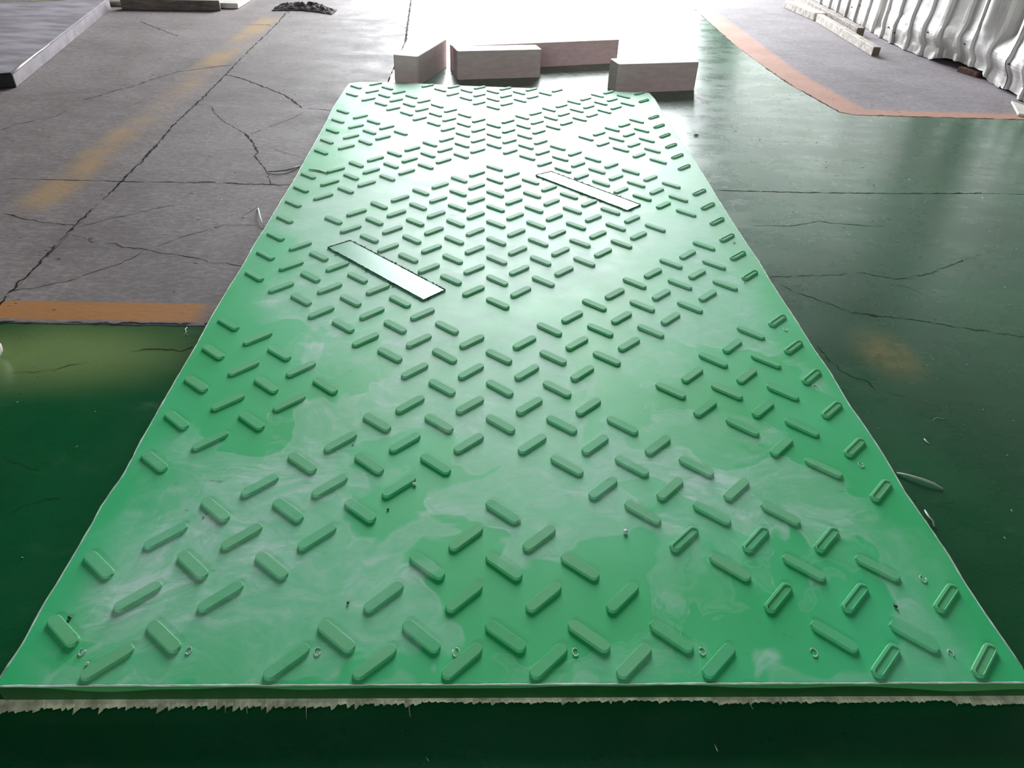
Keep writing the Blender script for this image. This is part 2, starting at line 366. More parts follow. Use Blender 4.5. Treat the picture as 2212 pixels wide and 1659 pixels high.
CRACKS = [([(-1.134,2.8379),(-1.0488,2.7843),(-0.972,2.7066),(-0.8981,2.6318),(-0.827,2.5598),(-0.7657,2.4681),(-0.7186,2.3795)],3.5),([(-0.7186,2.3795),(-0.6598,2.3736),(-0.6068,2.367)],1.5),([(-1.1211,2.3938),(-1.0481,2.369),(-1.03,2.317),(-0.9686,2.2091),(-0.9124,2.1425),(-0.8656,2.0862)],1.2),([(-0.8656,2.0862),(-0.8326,2.039),(-0.7927,1.962),(-0.7643,1.8878),(-0.7608,1.8439),(-0.7226,1.776)],3.2),([(-0.7226,1.776),(-0.68,1.6854),(-0.6554,1.5992)],1.4),([(-0.6959,2.3517),(-0.723,2.2615),(-0.7784,2.1642),(-0.8286,2.0643)],1),([(-1.5493,2.3925),(-1.5121,2.4385),(-1.4655,2.5535),(-1.431,2.6035),(-1.4022,2.6904),(-1.3659,2.7823),(-1.3334,2.8569),(-1.2544,2.9158),(-1.2026,2.9642),(-1.1523,2.9992)],1.8),([(-1.6442,2.0307),(-1.6244,2.0918),(-1.5748,2.1493),(-1.5406,2.1889),(-1.5319,2.2648)],1.2),([(-0.7342,1.9281),(-0.669,1.8807),(-0.6083,1.8489)],0.9),([(-1.8716,3.8779),(-1.664,3.6501),(-1.5604,3.5466)],1.6),([(-1.3121,3.8816),(-1.1825,3.8879)],2.5),([(-1.3018,1.3637),(-1.2658,1.3516),(-1.2296,1.33),(-1.201,1.3232),(-1.1695,1.3102),(-1.1339,1.306),(-1.0752,1.2968)],2),([(-1.0689,1.292),(-1.0486,1.3035),(-1.0282,1.3258),(-0.9969,1.3545),(-0.9679,1.3694),(-0.923,1.4148),(-0.8688,1.453)],1.4),([(-1.0716,1.2413),(-1.0293,1.2288),(-0.9935,1.2016),(-0.9415,1.1929),(-0.9067,1.1758),(-0.856,1.169),(-0.8172,1.1498),(-0.775,1.1427),(-0.7394,1.1309),(-0.7094,1.1234),(-0.6834,1.1025),(-0.6447,1.1043),(-0.6229,1.0966),(-0.6002,1.0846)],1.7),([(-0.856,1.169),(-0.8276,1.1911),(-0.7886,1.2466),(-0.7552,1.2735),(-0.7266,1.3061),(-0.7048,1.3199),(-0.6233,1.3224)],1.2),([(-0.855,1.1663),(-0.8674,1.1247),(-0.8848,1.0887),(-0.9182,1.0574),(-0.9433,1.0273),(-0.9676,0.9981),(-1.0055,0.9769),(-1.0309,0.9619),(-1.0624,0.953)],1.7),([(-0.6485,1.5405),(-0.6468,1.4553),(-0.6858,1.3619)],0.8),([(-0.7318,0.7119),(-0.7097,0.7215),(-0.6874,0.7311),(-0.6532,0.7261),(-0.6265,0.7239),(-0.6087,0.7396)],2.6),([(-0.9165,0.6307),(-0.9064,0.6407),(-0.8721,0.6454),(-0.8444,0.6516),(-0.8201,0.6662),(-0.7853,0.6796)],1.5),([(-0.8117,0.4089),(-0.7728,0.3894),(-0.7328,0.3736)],1.2),([(-0.74,0.2692),(-0.715,0.2999),(-0.6742,0.3151)],1.2),([(0.6428,1.0903),(0.7137,1.0958),(0.8336,1.1059),(0.9063,1.1264),(0.986,1.0931),(1.092,1.1297),(1.2171,1.2077)],1.5),([(0.6787,1.0586),(0.7089,1.014),(0.7436,0.9865),(0.8072,0.9249),(0.8856,0.9072),(0.9629,0.8897),(1.0166,0.8697),(1.0824,0.8543),(1.1556,0.8317)],1.8),([(0.7086,1.3923),(0.7632,1.401),(0.8194,1.3986),(0.8908,1.4254),(0.9198,1.4386),(0.9536,1.4255),(1.0096,1.4207),(1.0542,1.4118),(1.0938,1.4141)],1.8),([(0.6713,0.8009),(0.6788,0.7527),(0.6837,0.7188),(0.6895,0.6891),(0.7067,0.672),(0.7314,0.6497),(0.7353,0.6275)],1.6),([(0.9361,1.0834),(0.9498,1.0668),(0.9884,1.0599),(1.0189,1.0194)],1),([(0.8052,0.9251),(0.8376,0.9188),(0.8604,0.9085)],2.5),([(0.7387,0.6295),(0.7853,0.6005),(0.8351,0.5724)],0.9)]
for pts, wpx in CRACKS:
    dist = (Vector((*pts[len(pts) // 2], 0)) - CAM).length
    v, f = ribbon(pts, wpx * dist / F_PX * 1.25, 0.0005, rnd)
    if f: obj('floor_crack', mesh_py('floor_crack', v, f), M_['dirt'], floor)
PALE = [([(1.092,1.1297),(1.2171,1.2077),(1.3418,1.2742),(1.4221,1.3967),(1.4876,1.5311),(1.5781,1.6515)],2.2),([(1.0938,1.4141),(1.0932,1.3748),(1.0758,1.3198)],1.2),([(0.9727,3.1503),(0.9759,3.0757),(0.9757,2.9904),(0.9622,2.9006),(0.943,2.8022),(0.9295,2.709)],2.2),([(0.8591,2.7292),(0.8811,2.6376),(0.8973,2.484)],1),([(1.037,0.8747),(1.0878,0.8622),(1.1185,0.8422)],1.1),([(0.7716,0.5247),(0.7999,0.5317),(0.8144,0.5385),(0.8363,0.5376)],1.3)]
for pts, wpx in PALE:
    dist = (Vector((*pts[len(pts) // 2], 0)) - CAM).length
    v, f = ribbon(pts, wpx * dist / F_PX * 1.2, 0.0005, rnd)
    if f: obj('floor_crack', mesh_py('floor_crack', v, f), M_['crack_pale'], floor)['label'] = 'pale chipped crack'
JOINTS = [([(-1.187,4.3295),(-1.1598,3.9456),(-1.1481,3.3555),(-1.1303,2.8588),(-1.1152,2.4881),(-1.1131,2.164),(-1.0953,1.9318),(-1.0858,1.7463),(-1.0831,1.6038),(-1.0771,1.4391),(-1.079,1.3018),(-1.0752,1.179),(-1.0664,1.0568),(-1.0673,0.9851),(-1.0618,0.8962)],3.2),([(-1.4238,1.6014),(-1.3469,1.6032),(-1.2554,1.6025),(-1.165,1.6053),(-1.0831,1.6038),(-0.9945,1.6064),(-0.9028,1.6092),(-0.8388,1.6174),(-0.7431,1.6094),(-0.5824,1.6096)],2.6),([(0.6754,1.6552),(0.7832,1.655),(0.8987,1.6553),(0.9716,1.6564),(1.1197,1.6625),(1.2388,1.6667),(1.3455,1.6738),(1.4841,1.6831),(1.535,1.6942)],3),([(-0.5108,4.826),(-0.4896,4.4995),(-0.4701,4.1378),(-0.4564,3.9176),(-0.4354,3.5927)],4)]
for pts, wpx in JOINTS:
    dist = (Vector((*pts[len(pts) // 2], 0)) - CAM).length
    v, f = ribbon(pts, wpx * dist / F_PX * 1.1, 0.0006, rnd)
    obj('floor_joint', mesh_py('floor_joint', v, f), M_['dirt'], floor)
v, f = ribbon([(-1.35, 0.820), (-1.0, 0.821), (-0.8, 0.820), (-0.60, 0.826)], 0.006, 0.0007, rnd)
obj('floor_joint', mesh_py('floor_joint', v, f), M_['dirt'], floor)
v, f = ribbon([(1.33, 3.3), (1.35, 2.99), (1.413, 2.55), (1.46, 2.517), (1.8, 2.522), (2.3, 2.526)], 0.006, 0.0007, rnd, skip=0.15)
obj('floor_joint', mesh_py('floor_joint', v, f), M_['dirt'], floor)

# ---------------------------------------------------------------- the green mat
T = 0.034
LEFT = [(-0.5841,-0.0111),(-0.5813,0.0364),(-0.5833,0.0954),(-0.5818,0.1322),(-0.5814,0.2321),(-0.5829,0.2655),(-0.577,0.334),(-0.5802,0.4135),(-0.5813,0.5808),(-0.5803,0.6914),(-0.5829,0.797),(-0.5819,0.94),(-0.5794,1.0272),(-0.5814,1.1413),(-0.5788,1.2282),(-0.5775,1.412),(-0.5749,1.55),(-0.5763,1.7891),(-0.5784,2.1286),(-0.584,2.2793),(-0.5786,2.5666),(-0.5748,2.6268)]
FAR = [(-0.5324,2.6536),(-0.3973,2.6623),(-0.1679,2.6462),(0.067,2.6394),(0.3642,2.6328),(0.5012,2.6277),(0.6382,2.6275)]
RIGHT = [(0.645,2.5414),(0.6399,2.3477),(0.6402,2.2206),(0.6396,1.9682),(0.6415,1.8058),(0.6406,1.6363),(0.6366,1.3996),(0.6368,1.2194),(0.6388,1.1086),(0.6355,1.0013),(0.6356,0.9121),(0.6363,0.8403),(0.6353,0.7758),(0.6351,0.7111),(0.6377,0.6381),(0.6336,0.5327),(0.6368,0.4657),(0.6368,0.3891),(0.6329,0.3062),(0.6356,0.2437),(0.6372,0.181),(0.6348,0.1366),(0.6353,0.0783),(0.6373,0.0318),(0.6389,-0.0011)]
DX, DY = 0.052148, 0.051513
mat = empty('ground_mat', 'large green plastic ground mat with raised tread bars lying on the hall floor', 'mat')
outline = [(-0.584, -0.021), *LEFT, *FAR, *RIGHT, (0.6405, -0.021)]
outline = outline[::-1]                      # counter-clockwise
if sum(a[0] * b[1] - b[0] * a[1] for a, b in zip(outline, outline[1:] + outline[:1])) < 0: outline = outline[::-1]
def inset(poly, k):
    out = []; n = len(poly)
    for i in range(n):
        a, b, c_ = Vector(poly[i - 1]), Vector(poly[i]), Vector(poly[(i + 1) % n])
        t = ((b - a).normalized() + (c_ - b).normalized()).normalized()
        out.append((b.x - t.y * k, b.y + t.x * k))
    return out
rings_ = [(0.0008, 0.0), (T - 0.0025, 0.0), (T - 0.0007, 0.0006), (T, 0.0022)]
bm = bmesh.new(); loops = []
for z, k in rings_: loops.append([bm.verts.new((x, y, z)) for x, y in (inset(outline, k) if k else outline)])
n = len(outline)
for a, b in zip(loops, loops[1:]):
    for i in range(n): bm.faces.new((a[i], a[(i + 1) % n], b[(i + 1) % n], b[i]))
topf = bm.faces.new(loops[-1]); bm.faces.new(loops[0][::-1])
bmesh.ops.triangulate(bm, faces=[topf])
bm.normal_update()
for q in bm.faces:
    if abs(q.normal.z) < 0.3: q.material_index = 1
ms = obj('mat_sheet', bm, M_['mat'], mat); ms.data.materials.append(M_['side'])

# pale trimmed edge running round the rim
def rim(pts, r, z, seed, name='trimmed_edge'):
    Q = []; R = []
    P = [Vector((*p, 0)) for p in pts]
    for i in range(len(P) - 1):
        d = P[i + 1] - P[i]; k = max(1, int(d.length / 0.012)); nrm = Vector((-d.y, d.x, 0)).normalized()
        for j in range(k):
            q = P[i] + d * (j / k)
            g = noise.noise(q * 35 + Vector((seed, 0, 0)))
            q += nrm * 0.0006 * noise.noise(q * 60); Q.append((q.x, q.y, z + 0.0006 * g)); R.append(r * (0.75 + 0.8 * abs(g)))
    Q.append((*pts[-1], z)); R.append(r * 0.4)
    o = tube(Q, R, name, M_['pale'], mat, 5)
    o['label'] = 'pale trimmed edge'
rim([(-0.582, -0.0212), (0.0, -0.0212), (0.6395, -0.0212)], 0.0012, T - 0.0006, 1)
rim(LEFT, 0.0014, T - 0.0010, 2)
rim(RIGHT, 0.0015, T - 0.0010, 3)
rim([LEFT[-1]] + FAR + [RIGHT[0]], 0.0010, T - 0.0015, 4)

# torn plastic film hanging out from under the near edge
v = []; f = []; x = -0.60; rf = random.Random(11); prevj = 0
def reach(x):
    a = noise.noise(Vector((x * 9, 1.3, 0))); b = noise.noise(Vector((x * 31, 4.1, 0)))
    base = 0.0065 + 0.005 * a + 0.003 * b
    if x < -0.54: base += 0.006
    elif x < -0.20: base += 0.003
    elif -0.10 < x < 0.25: base *= 0.55
    if 0.55 < x: base += 0.007
    return max(0.0018, base)
saw = 0.0; amp = 0.006
while x < 0.66:
    saw -= rf.uniform(0.05, 0.22)
    if saw <= 0: saw = 1.0; amp = rf.choice((0.002, 0.003, 0.004, 0.006, 0.009)) * (0.5 if -0.10 < x else 1.0)
    e = reach(x) * 0.75 + amp * saw + 0.0012 * noise.noise(Vector((x * 400, 0, 0)))
    e = max(0.0012, e); lift = 0.0012 * noise.noise(Vector((x * 60, 5, 0)))
    v += [(x, -0.0205, 0.0052), (x + 0.0006, -0.021 - e * 0.55, 0.0040 + lift), (x + 0.0012 * saw, -0.021 - e, 0.0022 + lift * 0.6)]
    if len(v) > 3: i = len(v) - 6; f += [(i, i + 3, i + 4, i + 1), (i + 1, i + 4, i + 5, i + 2)]
    x += rf.uniform(0.0007, 0.0016)
obj('torn_film_fringe', mesh_py('torn_film_fringe', v, f), M_['fringe'], mat)['label'] = 'ragged pale film along the near edge'
hair = [(-0.235, 0.018), (-0.305, 0.011), (-0.115, 0.016), (0.295, 0.009), (-0.33, 0.010)]
for hx, hl in hair:
    tube([(hx, -0.022, 0.003), (hx + 0.001, -0.024 - hl * 0.6, 0.002), (hx + 0.003, -0.026 - hl, 0.0012)], [0.0007, 0.0005, 0.0002], 'plastic_hair', M_['fringe'], mat, 4)

# tread bars
def bar_mesh(name, cupped):
    N = 7
    def stadium(hl, hw, cut=0.0, shift=0.0):
        p = []
        for s in (1, -1):
            for k in range(N):
                a = -PI / 2 + PI * k / (N - 1)
                p.append((s * (hl - hw + hw * math.cos(a)), s * hw * math.sin(a) + shift))
        return p
    hz = 0.0040
    lv = [(stadium(0.0312, 0.0085), -0.001), (stadium(0.0307, 0.0081), 0.0008), (stadium(0.0303, 0.0077), hz - 0.0007), (stadium(0.0297, 0.0071), hz)]
    if cupped: lv += [(stadium(0.0280, 0.0050, 0, -0.0012), hz + 0.0003), (stadium(0.0272, 0.0042, 0, -0.0012), hz - 0.0014)]
    v = []; f = []; k = 2 * N
    for pts, z in lv: v += [(x, y, z) for x, y in pts]
    for a in range(len(lv) - 1):
        for i in range(k): f.append((a * k + i, a * k + (i + 1) % k, (a + 1) * k + (i + 1) % k, (a + 1) * k + i))
    f.append(tuple((len(lv) - 1) * k + i for i in range(k)))
    me = mesh_py(name, v, f); me.materials.append(M_['bar']); return me
me_plain, me_cup = bar_mesh('tread_bar', False), bar_mesh('tread_bar_hollow', True)
BLANK = {0: (7,), 1: (6,), 2: (5,), 3: (4,), 4: (3, 11), 5: (2, 10), 6: (1, 9), 7: (0, 8), 8: (7,), 9: (6,), 10: (5,), 11: (4,), 12: (5,), 13: (6,), 14: (7,),
         15: (0, 8), 16: (1, 9), 17: (2, 10), 18: (3, 11), 19: (4,), 20: (5,), 21: (6,), 22: (7,), 23: (8,), 24: (9,), 25: (10,)}
SLOTS = [[(-0.4045,1.1264),(-0.3567,1.1675),(-0.1146,0.9277),(-0.159,0.8809)], [(0.1221,1.6448),(0.1703,1.6794),(0.404,1.437),(0.3601,1.3956)]]
def in_slot(x, y, grow=0.0):
    for q in SLOTS:
        c_ = Vector(((q[0][0] + q[2][0]) / 2, (q[0][1] + q[2][1]) / 2)); ax = (Vector(q[2]) - Vector(q[1])); L_ = ax.length / 2; ax.normalize()
        d = Vector((x, y)) - c_; a = d.dot(ax); b = d.dot(Vector((-ax.y, ax.x)))
        if abs(a) < L_ + grow and abs(b) < 0.032 + grow: return True
    return False
bars = []
for r in range(51):
    miss = BLANK[25 - abs(r - 25)]
    for u in (range(-9, 12, 2) if r % 2 == 0 else range(-10, 11, 2)):
        if abs(u) in miss and not (r == 25 and u == -10): continue
        x = u * DX - (0.0006 if r % 2 == 0 else 0); y = r * DY
        if u == -10: x = -10.36 * DX
        if u == 11: x = 11.39 * DX
        if r == 0: y += 0.16 * DY
        if r == 1 and u != -10: y -= 0.16 * DY
        if r > 38: y += (0.71 - 0.019 * u) * (r - 38) / 11.5 * DY
        if in_slot(x, y, 0.004): continue
        bars.append((r, u, x, y))
rb = random.Random(5)
far_v, far_f = [], []
for k, (r, u, x, y) in enumerate(bars):
    ang = math.radians((44 if r % 2 == 0 else -41) + rb.uniform(-1.2, 1.2))
    cup = u == 11 or (r % 2 == 0 and u in (7, 9) and r < 6) or (u == 5 and r == 4)
    me = me_cup if cup else me_plain
    if k < 300:
        o = bpy.data.objects.new('tread_bar', me); C.objects.link(o); o.parent = mat
        o.location = (x, y, T); o.rotation_euler = (rb.uniform(-.02, .02), rb.uniform(-.01, .01), ang + (PI if cup else 0) * 0)
    else:
        mt = Matrix.Translation((x, y, T)) @ Matrix.Rotation(ang, 4, 'Z'); i = len(far_v)
        far_v += [tuple(mt @ p.co) for p in me.vertices]; far_f += [tuple(i + q for q in p.vertices) for p in me.polygons]
tag(obj('raised_tread_pattern', mesh_py('raised_tread_pattern', far_v, far_f), M_['bar'], mat), kind='stuff')

# two smooth blank panels with torn edges, set across the treads
for si, q in enumerate(SLOTS):
    ro = random.Random(si + 2)
    P = [Vector((*p, 0)) for p in q]; edge = []
    for i in range(4):
        d = P[(i + 1) % 4] - P[i]; k = max(4, int(d.length / 0.006))
        for j in range(k):
            edge.append(P[i] + d * (j / k))
    ctr = sum(P, Vector()) / 4
    bm = prism_bm([(p.x, p.y) for p in edge], T - 0.001, T + 0.0024)
    obj('smooth_panel', bm, M_['panel'], mat)['label'] = 'smooth blank green panel with ragged edge' if si == 0 else 'smooth blank panel, glossy, farther one'
    v = []; f = []
    for i, p in enumerate(edge):
        p2 = edge[(i + 1) % len(edge)]; t = (p2 - p).normalized(); out = (p - ctr).normalized(); nr = Vector((-t.y, t.x, 0)); nr = nr if nr.dot(out) > 0 else -nr
        big = ro.random() < 0.10
        for _ in range(3):
            a = p + (p2 - p) * ro.random(); e = ro.uniform(0.001, 0.0035) + (ro.uniform(0.003, 0.008) if big else 0)
            wv_ = ro.uniform(0.001, 0.003); z = T + 0.0024
            i0 = len(v)
            v += [tuple(a - nr * 0.0012 + Vector((0, 0, z))), tuple(a + t * wv_ - nr * 0.0012 + Vector((0, 0, z))), tuple(a + t * wv_ * ro.uniform(0, 1) + nr * e + Vector((0, 0, z + ro.uniform(-0.002, 0.002)))),
                  tuple(a + Vector((0, 0, z + ro.uniform(0.0005, 0.0025))))]
            f += [(i0, i0 + 1, i0 + 2), (i0, i0 + 1, i0 + 3), (i0 + 1, i0 + 2, i0 + 3)]
    obj('torn_edge', mesh_py('torn_edge', v, f), M_['burr'], mat)
    for i in range(4):
        a, b = P[i], P[(i + 1) % 4]
        pts = []; R = []
        for j in range(25):
            p = a + (b - a) * (j / 24); g = noise.noise(p * 120)
            pts.append((p.x, p.y, T + 0.0022)); R.append(0.0013 + 0.0013 * g)
        tube(pts, R, 'panel_groove', M_['burr'], mat, 4)

RINGS = [(-0.5059,0.0229),(-0.3813,0.024),(-0.2278,0.0225),(-0.0607,0.0216),(0.0856,0.0213),(0.2433,0.0224),(0.3832,0.0202),(0.5571,0.0192),(0.5784,0.1356),(0.5878,0.3693),(0.589,0.5855),(0.5996,0.7892),(0.5726,0.993),(0.6052,1.2068)]
for i, (x, y) in enumerate(RINGS):
    k = 11; a0 = rb.uniform(0, 6); a1 = rb.uniform(4.4, 6.0); rr = rb.uniform(0.0030, 0.0042)
    pts = [(x + rr * math.cos(a0 + a1 * j / k), y + 1.5 * rr * math.sin(a0 + a1 * j / k), T + 0.0008) for j in range(k + 1)]
    tube(pts, 0.0007, 'ring_mark', M_['pale'], mat, 5)

# ---------------------------------------------------------------- blocks beyond the mat
H = 0.1155
def block(name, label, poly, hh, parts=None):
    bm = prism_bm(poly, 0.0003, hh)
    vert = [e for e in bm.edges if abs(e.verts[0].co.z - e.verts[1].co.z) > 0.05]
    bmesh.ops.bevel(bm, geom=vert, offset=0.007, segments=1, affect='EDGES')
    tops = [e for e in bm.edges if e.verts[0].co.z > hh - 0.001 and e.verts[1].co.z > hh - 0.001]
    bmesh.ops.bevel(bm, geom=tops, offset=0.0015, segments=2, affect='EDGES')
    o = obj(name, bm, M_['wood_dark'])
    tag(o, label, 'block', 'dark blocks beyond the mat')
    return o
block('wooden_block', 'dark wooden block at the far end of the mat, leftmost, turned end-on', [(-0.412, 2.768), (-0.309, 2.745), (-0.205, 3.104), (-0.302, 3.128)], H)
block('wooden_block', 'short dark wooden block lying in front of the longest block', [(-0.150, 2.869), (0.215, 2.960), (0.193, 3.052), (-0.174, 2.962)], H)
block('wooden_block', 'longest dark wooden block, tallest looking, behind the short one', [(-0.176, 3.012), (0.604, 3.278), (0.588, 3.328), (-0.192, 3.062)], 0.1045)
b4 = block('wooden_block', 'dark wooden block by the far right corner of the mat, with a split top', [(0.519, 2.730), (0.877, 2.820), (0.853, 2.921), (0.495, 2.831)], H)
v, f = ribbon([(0.552, 2.843), (0.562, 2.80), (0.576, 2.76), (0.585, 2.748)], 0.004, H + 0.0004, rnd)
obj('split', mesh_py('split', v, f), M_['dirt'], b4)

# ---------------------------------------------------------------- things on the left
M_['slab_top'] = simple('scuffed_grey_sheet', (0.40, 0.365, 0.40), 0.65, 0.3, 0.3, 5, bump=0.15, stretch=(1, 3, 1))
M_['slab_side'] = simple('grey_side_darkened', (0.21, 0.18, 0.195), 0.6, 0.3, 0.2, 12)  # sides coloured darker to offset the door light falling on them
M_['black'] = simple('black_rubber', (0.012, 0.012, 0.012), 0.55, 0.4, 0.3, 20)
M_['white_pl'] = simple('white_plastic', (0.66, 0.62, 0.55), 0.5, 0.4, 0.1, 15)
M_['cream'] = simple('cream_plastic_strip', (0.50, 0.42, 0.33), 0.5, 0.4, 0.1, 15)
M_['rag'] = simple('dirty_dark_cloth', (0.17, 0.15, 0.145), 0.9, 0.1, 0.4, 18)
P0 = Vector((-1.840, 2.537)); P1 = Vector((-2.135, 4.17)); Lv = Vector((-0.89, -0.45)) * 1.3
slab = empty('grey_sheet', 'thick grey sheet lying on the floor at the upper left, with a black end', 'sheet', (P0.x, P0.y, 0))
def rel(pts, o): return [(p[0] - o.location.x, p[1] - o.location.y) for p in pts]
bm = prism_bm(rel([P0 + Vector((-0.004, 0.006)), P1, P1 + Lv, P0 + Lv + Vector((-0.004, 0.006))], slab), 0.002, 0.0545)
topv = [e for e in bm.edges if e.verts[0].co.z > .05 and e.verts[1].co.z > .05]
bmesh.ops.bevel(bm, geom=topv, offset=0.007, segments=2, affect='EDGES')
bm.normal_update()
for q in bm.faces:
    if abs(q.normal.z) < 0.5: q.material_index = 1
obj('sheet_body', bm, M_['slab_top'], slab).data.materials.append(M_['slab_side'])
ed = Lv.normalized(); nn = Vector((-ed.y, ed.x)); nn = nn if nn.y < 0 else -nn
bm = prism_bm(rel([P0, P0 + Lv, P0 + Lv - nn * 0.012, P0 - nn * 0.012], slab), 0.001, 0.0535, 0.004, 1)
obj('end_cap', bm, M_['black'], slab)['label'] = 'black end face'
chip = tube([(P0.x - slab.location.x - 0.006, P0.y - slab.location.y + 0.01, 0.0515), (P0.x - slab.location.x - 0.030, P0.y - slab.location.y + 0.14, 0.053), (P0.x - slab.location.x - 0.065, P0.y - slab.location.y + 0.33, 0.0535), (P0.x - slab.location.x - 0.092, P0.y - slab.location.y + 0.50, 0.0535)], [0.005, 0.0045, 0.003, 0.0008], 'chipped_corner', M_['white_pl'], slab, 6)
chip['label'] = 'pale chipped strip along the edge'

ws = empty('white_slab', 'thick white plastic slab in the upper left with one bright corner', 'slab', (-1.47, 4.31, 0))
obj('slab_body', prism_bm(rel([(-1.468, 4.311), (-1.455, 4.95), (-2.6, 4.97), (-2.6, 4.25)], ws), 0.002, 0.029, 0.003, 2), M_['white_pl'], ws)
M_['board'] = simple('grimy_brown_board', (0.16, 0.125, 0.11), 0.6, 0.3, 0.35, 5, bump=0.2, stretch=(2, 10, 10))
db = obj('wooden_board', prism_bm([(-2.076, 4.172), (-1.546, 4.228), (-1.549, 4.252), (-2.079, 4.196)], 0.0004, 0.052, 0.002, 1), M_['board'])
tag(db, 'grimy brown board standing on edge before the white slab', 'board')
cb_ = obj('plastic_strip', prism_bm([(-2.60, 4.215), (-2.090, 4.268), (-2.093, 4.296), (-2.60, 4.243)], 0.0004, 0.020, 0.002, 1), M_['cream'])
tag(cb_, 'cream plastic strip on the floor between grey sheet and brown board', 'strip')

bm = bmesh.new(); bmesh.ops.create_grid(bm, x_segments=44, y_segments=26, size=0.5)
for q in bm.verts:
    x, y = q.co.x, q.co.y; p = Vector((x * 3, y * 3, 0.4)); e = max(0, 1 - (abs(x) * 2) ** 3) * max(0, 1 - (abs(y) * 2) ** 2)
    rg = abs(noise.noise(p * 2.6)) + 0.6 * abs(noise.noise(p * 6)) + 0.3 * abs(noise.noise(p * 13))
    q.co = (x * 0.36 + 0.012 * noise.noise(p * 5), y * 0.16 - 0.05 * x + 0.03 * math.cos(x * 5) - 0.015 + 0.012 * noise.noise(p * 5 + Vector((9, 0, 0))), 0.001 + e * (0.006 + 0.040 * rg))
rag = obj('rag', bm, M_['rag'], None, True); rag.location = (-1.093, 4.375, 0)
tag(rag, 'crumpled dark rag lying on the concrete near the top edge', 'rag')
sol = rag.modifiers.new('thick', 'SOLIDIFY'); sol.thickness = 0.002; sol.offset = 1

bm = bmesh.new(); bmesh.ops.create_icosphere(bm, subdivisions=3, radius=1)
for q in bm.verts:
    p = q.co.copy(); s_ = 1 / max(1e-6, (abs(p.x) ** 3 + abs(p.y) ** 3 + abs(p.z) ** 3) ** (1 / 3)); q.co = (p.x * s_ * 0.075, p.y * s_ * 0.045, 0.026 + p.z * s_ * 0.0255)
fb = obj('white_rounded_piece', bm, M_['white_pl'], None, True); fb.location = (-1.015, 0.668, 0)  # unidentified white object, stood in for by a plain rounded shape
tag(fb, 'white rounded piece just entering the left edge of the picture', 'block')

# ---------------------------------------------------------------- right side: cladding, beams, brick
def cladding_mat():
    t = NT('dented_white_cladding'); v = t.pos()
    x, y, z = t.xyz(v)
    base = t.mix(t.ramp(t.noise(v, 4, 4), 0.3, 0.7), (0.54, 0.52, 0.50), (0.66, 0.64, 0.62))
    grime = t.ramp(t.noise(t.mapv(v, (1, 9, 1.2)), 7, 6, 0.7), 0.52, 0.74)
    col = t.mix(t.math('MULTIPLY', grime, 0.5), base, (0.17, 0.15, 0.13))
    low = t.math('MULTIPLY', t.ramp(z, 0.02, 0.13, 1.0, 0.0), t.ramp(t.noise(t.mapv(v, (1, 1, .5)), 11, 4), 0.4, 0.62))
    col = t.mix(t.math('MULTIPLY', low, 0.6), col, (0.15, 0.125, 0.10))
    t.set(col, 0.42, 0.4); t.bump(t.noise(t.mapv(v, (1, 1, .4)), 16, 4), 0.25, 0.006)
    return t.m
M_['clad'] = cladding_mat()
M_['beam'] = simple('mortar_stained_timber', (0.40, 0.35, 0.32), 0.75, 0.2, 0.35, 5, bump=0.4, stretch=(3, 10, 10))
M_['beam_pale'] = simple('pale_timber', (0.50, 0.46, 0.41), 0.75, 0.2, 0.25, 5, bump=0.4, stretch=(3, 10, 10))
M_['end'] = simple('brown_end_grain', (0.16, 0.12, 0.095), 0.8, 0.2, 0.3, 30)
M_['brick'] = simple('dark_brick', (0.17, 0.095, 0.075), 0.85, 0.2, 0.35, 25, bump=0.4)
RIBS = [1.0, 1.15, 1.3, 1.45, 1.6, 1.75, 1.9, 2.05, 2.20, 2.335, 2.47, 2.60, 2.72, 2.845, 2.985, 3.165, 3.293, 3.40, 3.525, 3.672, 3.812, 3.972, 4.131, 4.285, 4.441, 4.614, 4.79, 4.963, 5.12, 5.28, 5.44, 5.6, 5.76, 5.92, 6.1, 6.3, 6.5, 6.7]
def base_x(y):
    tab = [(0, 2.33), (2.7, 2.305), (2.9, 2.318), (3.1, 2.345), (3.35, 2.325), (3.55, 2.275), (3.75, 2.262), (4.05, 2.262), (4.5, 2.30), (5, 2.33), (9, 2.36)]
    for (a, p), (b, q) in zip(tab, tab[1:]):
        if a <= y <= b: return p + (q - p) * (y - a) / (b - a)
    return 2.35
def sm(e0, e1, v): q = min(1, max(0, (v - e0) / (e1 - e0))); return q * q * (3 - 2 * q)
